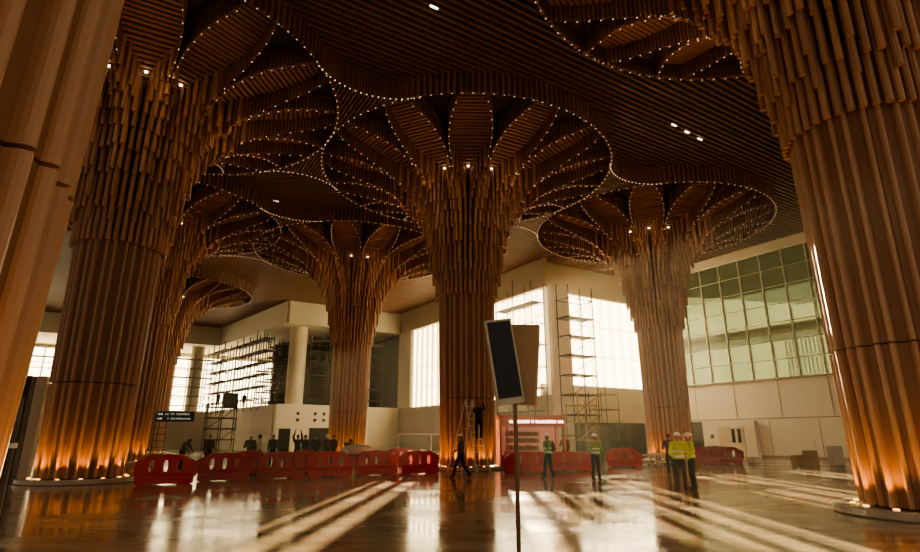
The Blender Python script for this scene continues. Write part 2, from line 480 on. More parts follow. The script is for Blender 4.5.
def wallseg(mb,p0,q0,p1,q1,z0,z1,th=.3):
    a=Vector(G2(p0,q0)); b=Vector(G2(p1,q1)); d=b-a; m=(a+b)/2
    mb.box((m.x,m.y,(z0+z1)/2),(d.length+th*.0,th,z1-z0),math.atan2(d.y,d.x))
# fascia bulkhead following the edge of the ceiling
def wall_path(name,path,z0,z1,m,th=.4):
    b=MB()
    for (a,c_) in zip(path,path[1:]): wallseg(b,*a,*c_,z0,z1,th)
    return struct(name,b,m)
wall_path('trim_1',[(-48,68.2),(-2.3,68.2)],15.4,ZC+.3,M['fascia'])
wall_path('trim_2',[(-2.3,68.2),(1.4,43.7)],15.4,ZC+.3,M['fascia'])
wall_path('trim_3',[(1.4,43.7),(17.2,43.7)],15.4,ZC+.3,M['fascia'])
wall_path('trim_4',[(17.2,43.9),(17.2,12.9)],15.4,ZC+.3,M['fascia'])
wall_path('trim_5',[(17.2,14.2),(31,14.2)],15.4,ZC+.3,M['fascia'])
# lower soffit over the deep recess on the left
b=MB(); b.prism([G2(*o) for o in [(-48,68.4),(-2.3,68.4),(1.6,43.9),(17.5,43.5),(17.5,80.6),(-48,80.6)]][::-1],15.42,15.6)
struct('ceiling_recess',b,M['wall'])
b=MB(); b.prism([G2(*o) for o in [(-48,69),(-1.9,69),(2,44.5),(17,44.5),(17,80.6),(-48,80.6)]][::-1],4.6,4.8)
struct('floor_upper',b,M['wall_grey'])
# lower walls
wall_path('wall_back_left',[(-48,68.4),(-2.6,68.4)],0,5.4,M['wall'])
wall_path('wall_back_return',[(-2.6,68.4),(.6,43.4)],0,5.4,M['wall'])
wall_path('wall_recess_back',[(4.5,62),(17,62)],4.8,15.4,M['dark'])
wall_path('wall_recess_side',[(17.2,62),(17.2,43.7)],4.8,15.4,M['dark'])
wall_path('wall_back_right',[(8,43.8),(17.2,43.8)],0,5.4,M['wall'])
# window wall W2 (p=17.1) from q=14 to q=45
wall_path('wall_middle',[(17.2,46),(17.2,13.0)],0,5.3,M['wall_grey'],.5)
wall_path('wall_middle_end',[(17.2,43.9),(17.2,40.2)],5.3,15.5,M['wall'],.5)
# W3
wall_path('wall_rear_upper',[(17.2,14.2),(31,14.2)],3.0,6.4,M['wall'],.5)
wall_path('wall_rear_lower',[(17.2,14.5),(31,14.5)],0,3.0,M['dark'],.3)
# W4
wall_path('wall_right',[(31.2,14.4),(31.2,-34)],0,6.3,M['wall_white'],.5)
b=MB(); b.prism([G2(*o) for o in [(31.6,16),(31.6,-34),(44,-34),(44,16)]][::-1],17.3,17.8); struct('shade_overhang',b,M['darkgreen'])  # added outside slab that darkens the upper green panes
wall_path('wall_right_top',[(31.2,14.4),(31.2,-34)],17.4,ZC+.5,M['fascia'],.5)
# panel joints on the right wall
b=MB()
for q in range(-20,14,4):
    b.box(G(30.93,q,4.75),(.02,.05,3.0),ANG); b.box(G(30.93,q+1.2,1.55),(.02,.05,3.0),ANG)
wallseg(b,30.93,14,30.93,-30,3.12,3.2,.04)
wallseg(b,30.9,14,30.9,-30,6.28,6.42,.5)
struct('trim_6',b,M['wall_grey'])
b=MB(); wallseg(b,30.9,14,30.9,-30,0,.16,.06); struct('baseboard_right',b,M['wall_grey'])

# window systems
def window(name,p0,q0,p1,q1,z0,z1,sp,fw,fd,hsp,glass,framem,split=0.):
    a=Vector(G2(p0,q0)); b_=Vector(G2(p1,q1)); d=b_-a; L=d.length; d.normalize(); rz=math.atan2(d.y,d.x)
    w=thing(name,'x','window',(a.x,a.y,0),rz); del w['label']; w['kind']='structure'
    f=MB(); n=int(L/sp)
    for i in range(n+1): f.box((i*L/n,0,(z0+z1)/2),(fw,fd,z1-z0))
    z=z0
    while z<=z1+.01: f.box((L/2,0,z),(L,fd*.35,fw*.8)); z+=hsp
    f.build('window_frame',framem,w)
    cut=L*split; 
    if split>0: g=MB(); g.box((cut/2,0,(z0+z1)/2),(cut,.02,z1-z0)); g.build('pane',M['frosted'],w)
    g=MB(); g.box(((L+cut)/2,0,(z0+z1)/2),(L-cut,.02,z1-z0)); g.build('pane',glass,w)
    return w
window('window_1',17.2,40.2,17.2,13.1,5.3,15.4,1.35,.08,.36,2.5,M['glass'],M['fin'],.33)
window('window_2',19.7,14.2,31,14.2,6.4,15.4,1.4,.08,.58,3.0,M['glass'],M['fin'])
window('window_3',31.2,14.2,31.2,-34,6.42,17.4,2.0,.09,.22,1.57,M['greenglass'],M['frame'])
window('window_4',-48,80,10,80,5.4,14.8,2.5,.14,.2,2.4,M['frosted'],M['frame'])
b=MB(); wallseg(b,-48,80,17,80,0,5.4,.3); wallseg(b,-48,80,17,80,14.8,15.4,.3); wallseg(b,10,80,17,80,5.4,14.8,.3)
struct('wall_far_back',b,M['wall'])
# slab edge and outer gallery behind the green glass
b=MB(); b.prism([G2(*o) for o in [(31.8,14),(31.8,-34),(34,-34),(34,14)]],10.6,11.1); struct('trim_7',b,M['wall_grey'])
# exterior rail bars visible through the glass
b=MB()
for i in range(9): b.tube(G(33,-1+i*.32,6.4),G(33,-1+i*.32,10.5),.05,6)
o=b.build('batten_screen',M['fascia']); tag(o,'pale vertical bar screen seen blurred through the green glass wall','screen')
# pier
def pier(name,label,p,q,r,z0,z1,m,square=None):
    b=MB()
    if square: b.box((0,0,(z0+z1)/2),(square[0],square[1],z1-z0))
    else: b.lathe([(0,z0),(r,z0),(r,z1),(0,z1)],24)
    x,y,_=G(p,q); o=b.build(name,m,loc=(x,y,0),rz=ANG,smooth=False); tag(o,label,'pillar'); o['kind']='structure'; return o
pier('pillar','square beige pillar between the bright windows, wrapped by scaffolding',18.5,13.2,0,0,15.6,M['wall'],(2.2,1.1))
pier('pillar','round pale pillar at the corner of the recess full of scaffolding',3.6,46.2,1.1,4.8,15.4,M['wall'])
pier('pillar','round dark pillar at left of the far bright windows',-10.5,71.5,.95,4.8,15.4,M['wall_grey'])
pier('pillar','round dark pillar between far windows above the scaffold tower',-5.0,71.5,.95,4.8,15.4,M['wall_grey'])
pier('pillar','pale pillar at the end of the scaffolded recess',13.9,48.2,.7,4.8,15.4,M['wall'])

# white box with round holes (p 0..13, q 43.1)
t=thing('white_enclosure','white panelled enclosure with six round holes and dark doorways','enclosure',G(.6,42.3),ANG)
b=MB()
Lb=11.5
b.prism_y([(0,0),(.4,0),(.4,2.6),(1.8,2.6),(1.8,0),(4.0,0),(4.0,2.7),(8.0,2.7),(8.0,0),(Lb,0),(Lb,5.4),(0,5.4)],0,.2)
b.build('front_panel',M['wall_white'],t)
b=MB(); b.box((.1,.6,2.7),(.2,.8,5.4)); b.build('side_panel',M['wall_white'],t); b=MB(); b.box((Lb-.1,.6,2.7),(.2,.8,5.4)); b.build('side_panel',M['wall_white'],t)
b=MB(); b.box((5.7,1.2,1.4),(11,.1,2.8)); b.build('interior_shade',M['dark'],t)  # dark sheet standing for the shade behind the doorways
for i,(x) in enumerate((2.5,4.6,5.7)):
    for z in (3.6,4.35):
        b=MB(); b.tube((x,-.03,z),(x,.02,z),.2,16); b.build('hole_shade_disc',M['brownbox'],t)  # dark discs on the face, coloured as the shade inside the holes
# green dark recess below W3, louvre, door
t=thing('green_hoarding','dark green sheeted hoarding under the bright rear window','hoarding',G(17.6,13.7),ANG)
b=MB(); b.box((5.2,0,1.4),(10.4,.1,2.8)); b.build('sheet',M['darkgreen'],t)
b=MB(); 
for i in range(6): b.box((i*2.05+.05,-.06,1.4),(.08,.06,2.8))
b.build('post',M['steel'],t)
def pl(p,q): return G(p,q)
t=thing('door_louvre','dark louvred shutter in the wall behind the hi-vis workers','shutter',G(30.85,8.4),ANG+PI/2)
b=MB(); b.box((0,0,1.5),(4.2,.1,3.0)); b.build('panel',M['dark'],t)
b=MB()
for i in range(10): b.box((0,.08,.3+i*.27),(4.1,.06,.08))
b.build('louvre_slats',M['steel'],t)
t=thing('door_3','x','door',G(30.6,4.7),ANG+PI/2); del t['label']; t['kind']='structure'
b=MB(); b.box((0,0,1.5),(5.0,.5,3.0)); b.build('door_surround',M['wall_white'],t)
b=MB(); b.box((-.3,.27,1.25),(2.4,.06,2.5)); b.build('door_leaf',M['wall'],t)
for s in (-1.05,-.5):
    b=MB(); b.box((s,.31,1.75),(.30,.03,1.15)); b.build('door_window',M['black'],t)
b=MB(); b.box((1.6,.27,1.7),(.3,.05,.35)); b.build('control_panel',M['dark'],t)

# ------------------------------------------------------------------ scaffolds
def scaffold(label,loc,rz,nb,bay,depth,h,lift,group=None,m='steel',planks=(1,),diag=True,rt=.035,z0=0.):
    t=thing('scaffold',label,'scaffold',(loc[0],loc[1],z0),rz,group)
    for i in range(nb+1):
        for y in (0,depth):
            b=MB(); b.tube((i*bay,y,0),(i*bay,y,h+random.uniform(.2,1.1)),rt,6); b.build('upright',M[m],t)
    z=lift; k=0
    while z<=h+.01:
        b=MB()
        for y in (0,depth): b.tube((-.15,y,z),(nb*bay+.15,y,z),rt*.85,5)
        for i in range(nb+1): b.tube((i*bay,-.1,z),(i*bay,depth+.1,z),rt*.85,5)
        b.build('ledger',M[m],t)
        if planks=='all' or k in planks:
            b=MB(); b.box((nb*bay/2,depth/2,z+.06),(nb*bay,depth*.8,.06)); b.build('platform',M['plank'],t)
        z+=lift; k+=1
    if diag:
        b=MB(); n=int(h/lift)
        for j in range(n):
            i=j%nb; b.tube((i*bay,-.05,j*lift),((i+1)*bay,-.05,(j+1)*lift),rt*.7,5)
        b.build('brace',M[m],t)
    return t
x,y=-31.0,71.
scaffold('dark scaffold tower with hoist box on top against the rear left wall',(x,y),ANG,2,1.7,1.6,5.2,1.3,planks='all',rt=.06)
x,y,_=G(18.0,10.9)
scaffold('tall scaffold wrapping the square pillar between the bright windows',(x,y),ANG,1,3.0,1.6,15.0,1.75,planks=(1,2,3,4,5,6),rt=.05)
x,y,_=G(21.3,10.9)
scaffold('short dark scaffold bay beside the pillar below the rear window',(x,y),ANG,1,2.2,1.5,5.4,1.35,planks=(),rt=.045,diag=False)
x,y,_=G(15.6,11.6)
scaffold('scaffold standing before the window behind the black tilted screen',(x,y),ANG+PI/2,2,2.7,1.4,14.8,1.9,planks=(2,4,6),rt=.04,diag=False)
x,y,_=G(16.6,9.0)
scaffold('low yellow scaffold bay at the foot of the pillar scaffold',(x,y),ANG,1,2.2,1.4,4.2,1.4,m='steel_y',planks=(),rt=.05)
gs='scaffolding filling the upper recess'
for i,(p,q,nb) in enumerate(((5.0,45.0,4),(2.4,49.5,5),(2.0,54.,5),(1.6,58.,5))):
    x,y,_=G(p,q); scaffold(['row of dark scaffolding at the front of the upper recess','second row of dark scaffolding inside the upper recess','third row of dark scaffolding deeper in the upper recess','deepest row of dark scaffolding against the recess wall'][i],(x,y),ANG,nb,2.5,1.3,9.2,1.5,gs,planks=(0,1,2,3,4,5),rt=.07,z0=4.8)
for i,(p,q,nb) in enumerate(((-1.5,47,5),(-3.9,60,3))):
    x,y,_=G(p+2.2,q); scaffold(['scaffolding along the return edge nearest the round pale pillar','scaffolding along the return edge towards the far windows'][i],(x,y),ANG+PI/2+.15,nb,2.4,1.3,9.2,1.5,gs,planks=(1,2,3,4,5),rt=.07,z0=4.8)
for i,p in enumerate((-26,-14.)):
    x,y,_=G(p,69.1); scaffold(['dark scaffolding before the far window beside the big left column','dark scaffolding before the far windows above the direction sign'][i],(x,y),ANG,2 if i else 3,2.7,1.3,9.2,1.5,gs,planks=(4,5) ,rt=.045,z0=4.8)
x,y,_=G(-8.2,69.1); scaffold('dark scaffolding in front of far windows near the hoist box',(x,y),ANG,2,2.7,1.3,9.2,1.4,gs,planks=(3,5),rt=.055,z0=4.8)
# hoist box on tower
x,y,z=-29.2,73.,5.5
b=MB(); b.box((0,0,.85),(1.7,1.2,1.7)); o=b.build('hoist_box',M['dark'],loc=(x,y,5.32),rz=ANG); bevel(o); tag(o,'dark box on top of the rear left scaffold tower','box')

# ------------------------------------------------------------------ barriers
def barrier_proto(solid,m):
    t=thing('water_barrier','x','barrier')
    b=MB(); W=1.84 if not solid else 2.3
    h=W/2
    # base with stepped foot
    b.prism_y([(-h,.06),(-h+.12,0),(-h+.45,0),(-h+.5,.05),(h-.5,.05),(h-.45,0),(h-.12,0),(h,.06),(h,.30),(-h,.30)],-.25,.25)
    n=len(b.v)
    # taper between foot and wall
    zz=[(.30,.22),(.38,.12)]
    b.add([(-h,-.22,.30),(h,-.22,.30),(h,.22,.30),(-h,.22,.30),(-h,-.11,.40),(h,-.11,.40),(h,.11,.40),(-h,.11,.40)],[(0,1,5,4),(1,2,6,5),(2,3,7,6),(3,0,4,7),(4,5,6,7)])
    def top(x): 
        a=abs(x)/h
        return 1.04-.05*a*a if a<.62 else 1.02-.30*((a-.62)/.38)**1.3
    if solid:
        xs=[-h+W*i/16 for i in range(17)]
        b.prism_y([(-h,.38),(h,.38)]+[(x,min(top(x)-.06,.93)) for x in xs[::-1]],-.11,.11)
        body=b.build('body',m,t); bevel(body,.03)
        g=MB()
        for x in (-.35,.45): g.box((x,-.115,.62),(.05,.02,.4))
        g.build('groove',M['pink'],t)
    else:
        sw=.085; sl=[-.46,0,.46]
        edges=[-h]+[e for s in sl for e in (s-sw,s+sw)]+[h]
        for k in range(0,len(edges),2):
            x0,x1=edges[k],edges[k+1]
            b.box(((x0+x1)/2,0,.61),(x1-x0,.22,.46)) if abs(x0)<h-.01 and abs(x1)<h-.01 else b.prism_y([(x0,.38),(x1,.38),(x1,.84),(x0,.84)] if abs(x0)<h-.01 or True else [],-.11,.11)
        for s in sl:
            b.box((s,0,.41),(2*sw,.22,.06))
            for e in (-1,1):   # rounded ends of the slot
                b.prism_y([(s+e*sw,.84),(s+e*sw,.72),(s+e*sw*.55,.84)][::e],-.11,.11)
                b.prism_y([(s+e*sw,.44),(s+e*sw*.55,.44),(s+e*sw,.55)][::e],-.11,.11)
        xs=[-h+W*i/20 for i in range(21)]
        b.prism_y([(-h,.70),(-h+.001,.70),(-h+.05,.84),(h-.05,.84),(h,.70)]+[(x,top(x)) for x in xs[::-1]],-.11,.11)
        body=b.build('body',m,t)
    r=MB(); r.box((0,-.245,.20),(W*.9,.03,.07)); r.build('foot_rib',m,t)
    for s in (-1,1):
        k=MB(); k.tube((s*(h+.05),0,.30),(s*(h+.05),0,.80),.055,10); k.tube((s*(h+.05),0,.42),(s*(h+.05),0,.50),.085,10); k.tube((s*(h+.05),0,.62),(s*(h+.05),0,.70),.085,10)
        k.build('connector',m,t)
    cap=MB(); cap.tube((.0,0,top(0)-.03 if not solid else .92),(0,0,(top(0) if not solid else .93)+.03),.07,10); cap.build('filler_cap',m,t)
    return t
pb=barrier_proto(False,M['red']); ps=barrier_proto(True,M['red']); pd=barrier_proto(False,M['red_dark'])
def place(proto,used,x,y,rz,lab,group):
    t=proto if not used else copy_tree(proto)
    t.location=(x,y,0); t.rotation_euler.z=rz; t['label']=lab; t['group']=group; return t
g1='red barriers with three slots in a row'
labs=['red slotted barrier nearest the big left column, first of the long row','second red slotted barrier of the long row, dark red','third red slotted barrier of the long row, before the white enclosure corner','fourth red slotted barrier of the row, below the standing dark figures','fifth red slotted barrier of the row, beside the pale sack','bright red slotted barrier closest to the middle column']
us=[(163.5,485.5),(223,481.5),(280.5,479),(329,477.5),(375.5,475.5),(418.5,474.5)]
rots=[.28,.30,.33,.40,.55,.50]
for i,(u,v) in enumerate(us):
    x,y=onfloor(u,v); x*=1.012;y*=1.012
    pr=pd if i in (1,2) else pb; used=(i not in (0,1))
    place(pr,used,x,y,rots[i],labs[i],g1)
x,y=onfloor(528,472.5); place(ps,False,x,y,.12,'long solid red barrier in front of the pink booth','solid red barriers')
x,y=onfloor(571,471.); place(ps,True,x,y,.12,'long solid red barrier to the right of the worker with a backpack','solid red barriers')
x,y=onfloor(625,467.5); place(pb,True,x,y,.1,'red slotted barrier in front of the dark green hoarding','red barriers further back')
for i,(u,v,r_,l) in enumerate(((705,464.6,.2,'red barrier near the white doors, front one of three'),(716,461.6,.2,'red barrier near the white doors, middle one of three'),(727,463.8,-.5,'red barrier near the white doors, turned the other way'))):
    x,y=onfloor(u,v); place(pd,True,x,y,r_,l,'red barriers by the white doors')
# second row behind the slotted ones
for i,(u,v,r_,l) in enumerate(((401,468.,.2,'red barrier lying behind the gap before the middle column'),(247,475,1.1,'red barrier turned end-on behind the gap near the green shirted worker'),(304,473.5,1.2,'red barrier turned end-on behind the gap near the raised arms figure'))):
    x,y=onfloor(u,v); place(pd,True,x,y,r_,l,'red barriers behind the front row')

# ------------------------------------------------------------------ tilted screen on pole
px,py=onfloor(519,552); s_=6.9/py; px*=s_; py*=s_
t=thing('pole_sign','black tilted screen back to back with a tan panel on a thin pole','sign',(px,py,0),0)
b=MB(); b.tube((0,0,0),(0,0,2.12),.026,12); b.lathe([(0,0),(.2,0),(.2,.02),(.04,.04),(0,.04)],24); b.build('pole',M['pole'],t)
def slab(name,w,h,d,m,cx,cz,tilt,yaw,y):
    o=MB(); o.box((0,0,0),(w,d,h)); ob=o.build(name,m,t); ob.location=(cx,y,cz); ob.rotation_euler=(0,tilt,yaw); bevel(ob,.008); return ob
H=1.02
f=slab('screen_case',.34,H,.07,M['tan'],-.135,2.51,R(-8.6),R(14),-.08)
b=MB(); b.box((0,-.038,.025),(.295,.012,H-.11)); b.build('screen',M['screen'],f)
b=MB()
for (c_,s2) in (((-.159,-.040,0),(.018,.014,H)),((.159,-.040,0),(.018,.014,H)),((0,-.040,H/2-.012),(.34,.014,.024)),((0,-.040,-H/2+.035),(.34,.014,.07))): b.box(c_,s2)
b.build('bezel',M['greybox'],f)
f2=slab('rear_panel',.42,.99,.10,M['tan'],.10,2.50,R(4.5),R(-20),.12)

# ------------------------------------------------------------------ direction sign
def glyphs(mb,x0,x1,z,h,y,n,rnd):
    w=(x1-x0)/n
    for i in range(n):
        if rnd.random()<.12: continue
        x=x0+(i+.5)*w; s=h*.16; k=rnd.randint(0,4)
        mb.box((x-w*.28,y,z),(s,.012,h))
        if k in (0,1,3): mb.box((x,y,z+h*.42),(w*.6,.012,s))
        if k in (0,2,3): mb.box((x,y,z),(w*.55,.012,s))
        if k in (0,2,4): mb.box((x,y,z-h*.42),(w*.6,.012,s))
        if k in (1,3,4): mb.box((x+w*.26,y,z),(s,.012,h))
x,y,z=atY(175.5,416.5,33.)
t=thing('direction_sign','black direction sign with two lines of white text and arrows','sign',(x,y,0),.25)
b=MB(); b.box((0,0,z),(2.0,.14,.56)); bevel(b.build('sign_board',M['black'],t),.02)
b=MB(); rnd=random.Random(5)
glyphs(b,-.55,.75,z+.13,.10,-.08,13,rnd); glyphs(b,-.4,.85,z-.12,.09,-.08,15,rnd)
for zz in (z+.13,z-.12):
    b.box((-.84,-.08,zz),(.2,.012,.03)); b.box((-.84,-.08,zz),(.03,.012,.14)); b.box((-.72,-.08,zz),(.1,.012,.1))
b.build('lettering',M['signtext'],t)
b=MB()
for s in (-1.05,-.45):
    b.tube((s,.1,0),(s,.1,z+.2),.035,8)
for k in range(7): b.tube((-1.05,.1,.35+k*.36),(-.45,.1,.35+k*.36),.022,6)
b.build('ladder_post',M['steel'],t)

# ------------------------------------------------------------------ booth
x,y,_=atY(533,440,31.5)
t=thing('shop_booth','open pink-red shop booth with lit lettering and stocked shelves','booth',(x,y,0),.08)
bw=3.5
b=MB()
for sx in (-bw/2,-bw/2+.35,bw/2-.5,bw/2):
    b.box((sx,0,1.35),(.09,.09,2.7))
    b.box((sx,1.6,1.35),(.09,.09,2.7))
for yy in (0,1.6):
    b.box((0,yy,2.68),(bw+.1,.09,.12)); b.box((0,yy,2.2),(bw,.05,.05))
b.box((bw/2,.8,2.68),(.09,1.6,.1)); b.box((-bw/2,.8,2.68),(.09,1.6,.1)); b.build('booth_frame',M['pink'],t)
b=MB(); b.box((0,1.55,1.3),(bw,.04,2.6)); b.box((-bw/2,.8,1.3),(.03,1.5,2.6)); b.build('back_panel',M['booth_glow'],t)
b=MB(); b.box((0,.8,2.76),(bw+.1,1.7,.04)); b.build('booth_roof',M['pink'],t)
sb=MB(); sb.box((0,-.06,2.44),(bw,.04,.40)); sg=sb.build('sign_board',M['pink'],t)
b=MB(); glyphs(b,-1.4,1.72,2.44,.13,-.1,28,rnd); b.build('lettering',M['letters'],sg)
shz=[.55,.95,1.35,1.7]
for z in shz:
    b=MB(); b.box((-.4,.9,z),(1.9,.5,.04)); b.build('shelf',M['pink'],t)
gb=MB(); gb.box((0,0,.12),(.17,.3,.24)); me_g=gb.mesh('goods_box',M['redgoods'])
bm_=MB(); bm_.box((0,0,.10),(.17,.3,.20)); me_g2=bm_.mesh('goods_box',M['carton'])
ca,sa=math.cos(.08),math.sin(.08)
for z in shz:
    for k in range(8):
        lx=-1.25+k*.235; ly=.88
        o=link('goods_box',[me_g,me_g2][random.random()<.5],None,(x+lx*ca-ly*sa,y+lx*sa+ly*ca,z+.02),.08)
        tag(o,'small packed box on the shelves of the pink booth','box','boxed goods on the booth shelves')
b=MB(); b.box((-.5,.3,.45),(2.0,.5,.9)); b.build('counter',M['pink'],t)

# ------------------------------------------------------------------ A-frame ladder, carts, boxes
x,y=onfloor(470,475.); y=28.6; x=(470-460)/F*y/1.055
t=thing('step_ladder','aluminium step ladder standing against the middle column','ladder',(x,y,0),0)
b=MB()
for sx in (-1,1): b.tube((sx*.32+.65,-.05,0),(sx*.16-.05,.0,3.4),.035,6)
b.build('climbing_side',M['alu'],t)
for k in range(10):
    b=MB(); f=(k+1)/11; cx=.65*(1-f)-.05*f; w=.32*(1-f)+.16*f; b.box((cx,-.05*(1-f),3.4*f),(2*w,.09,.035)); b.build('rung',M['alu'],t)
b=MB()
for sx in (-1,1): b.tube((sx*.34-.75,.05,0),(sx*.16-.05,.03,3.4),.03,6)
for k in range(4): f=(k+1)/5; b.tube((-.34*(1-f)-.75*(1-f),.05,3.4*f),(.34*(1-f)-.75*(1-f),.05,3.4*f),.018,5)
b.build('support_side',M['alu'],t)
LADX,LADY=x,y

def trolley(u,v,lab):
    x,y=onfloor(u,v)
    t=thing('flat_trolley',lab,'trolley',(x,y,0),.3)
    b=MB(); b.box((0,0,.62),(1.3,.7,.07)); b.build('top',M['greybox'],t)
    b=MB(); b.box((0,0,.25),(1.2,.65,.05)); b.build('lower_shelf',M['plank'],t)
    for sx in (-.58,.58):
        for sy in (-.3,.3):
            b=MB(); b.tube((sx,sy,.1),(sx,sy,.6),.03,6); b.build('leg',M['alu'],t)
            b=MB(); b.tube((sx,sy-.025,.06),(sx,sy+.025,.06),.06,10); b.build('wheel',M['black'],t)
trolley(644,466.2,'low grey trolley between the rear barrier and the column by the green glass')
trolley(660,465.0,'second grey trolley touching the column by the green glass')
def crate(u,v,w,d,h,m,lab,name='carton',rz=.4):
    x,y=onfloor(u,v); b=MB(); b.box((0,0,h/2),(w,d,h)); o=b.build(name,m,loc=(x,y,0),rz=rz); bevel(o,.02)
    l=MB(); l.box((0,0,h+.005),(w*.9,.06,.01)); l.build('tape',M['tan'],o); tag(o,lab,'box')
crate(800,464.6,.9,.5,.55,M['carton'],'brown carton by the right wall, left of the taller one')
crate(812,465.2,.7,.5,.85,M['carton'],'taller brown carton beside the white post at the right wall')
crate(837,464.6,.8,.5,1.1,M['greybox'],'tall grey box beside the huge right column','grey_box')
crate(754,462.6,.7,.5,.35,M['greybox'],'small pale box on the floor near the white doors','grey_box')
x,y=onfloor(818,464.5); b=MB(); b.tube((0,0,0),(0,0,1.4),.07,10); b.lathe([(0,0),(.22,0),(.22,.05),(0,.05)],16); o=b.build('bollard_post',M['white'],loc=(x,y,0)); tag(o,'short white post standing at the right wall beside cartons','post')
# pale sack + rail frame behind the barriers
x,y=onfloor(356,473); b=MB(); b.ell((0,0,1.0),(.62,.4,.28),14,8); b.ell((.25,.05,.98),(.5,.36,.24),14,8); b.ell((-.4,0,.98),(.4,.3,.2),12,8)
cart=MB(); cart.box((0,0,.72),(1.5,.8,.08));
tt=thing('hand_cart','flat hand cart behind the barriers carrying a pale sack','cart',(x,y,0),.2)
cart.build('deck',M['plank'],tt)
for sx in (-.6,.6):
    k=MB(); k.tube((sx,-.3,.0),(sx,-.3,.7),.04,6); k.tube((sx,.3,.0),(sx,.3,.7),.04,6); k.build('leg',M['steel'],tt)
o=b.build('sack',M['sack'],loc=(x,y,.05),rz=.2,smooth=True); tag(o,'pale bulging sack beside a crouching person behind red barriers','sack')
t=thing('rail_frame','thin pale rectangular rail frame before the grey wall','rail',onfloor(398,456)+(0,),.5)
b=MB()
for sx in (0,3.3,6.6): b.box((sx,0,.95),(.09,.09,1.9))
b.box((3.3,0,1.9),(6.7,.1,.1)); b.box((3.3,0,.3),(6.7,.06,.06)); b.build('rail',M['wall'],t)
# dark hoarding + pale post at far left
x,y,z=atY(22,380,27.)
b=MB(); b.box((0,0,2.2),(1.5,1.2,4.4)); o=b.build('dark_cabinet',M['brownbox'],loc=(x-.1,y,0),rz=.2); bevel(o); tag(o,'tall dark brown cabinet between the two left columns','cabinet')
x,y,z=atY(42.5,384,25.)
b=MB(); b.box((0,0,2.1),(.38,.38,4.2)); o=b.build('pale_post',M['wall'],loc=(x,y,0),rz=.3); bevel(o); tag(o,'tall pale square post leaning close to the big left column','post')
# stanchion at the left edge
x,y,_=atY(7.5,470,7.2)
t=thing('stanchion','thin grey pole with white collar and rails at the left edge','stanchion',(x,y,0),0)
b=MB(); b.tube((0,0,0),(0,0,2.1),.022,8); b.lathe([(0,0),(.16,0),(.16,.015),(.03,.04),(0,.04)],20); b.build('pole',M['steel'],t)
b=MB(); b.tube((0,0,1.50),(0,0,1.56),.045,10); b.box((-.1,0,1.53),(.3,.03,.05)); b.build('collar',M['white'],t)
b=MB(); b.tube((0,0,1.38),(-1.4,.1,1.38),.014,6); b.tube((0,0,1.2),(-1.4,.1,1.2),.014,6); b.build('rail',M['steel'],t)

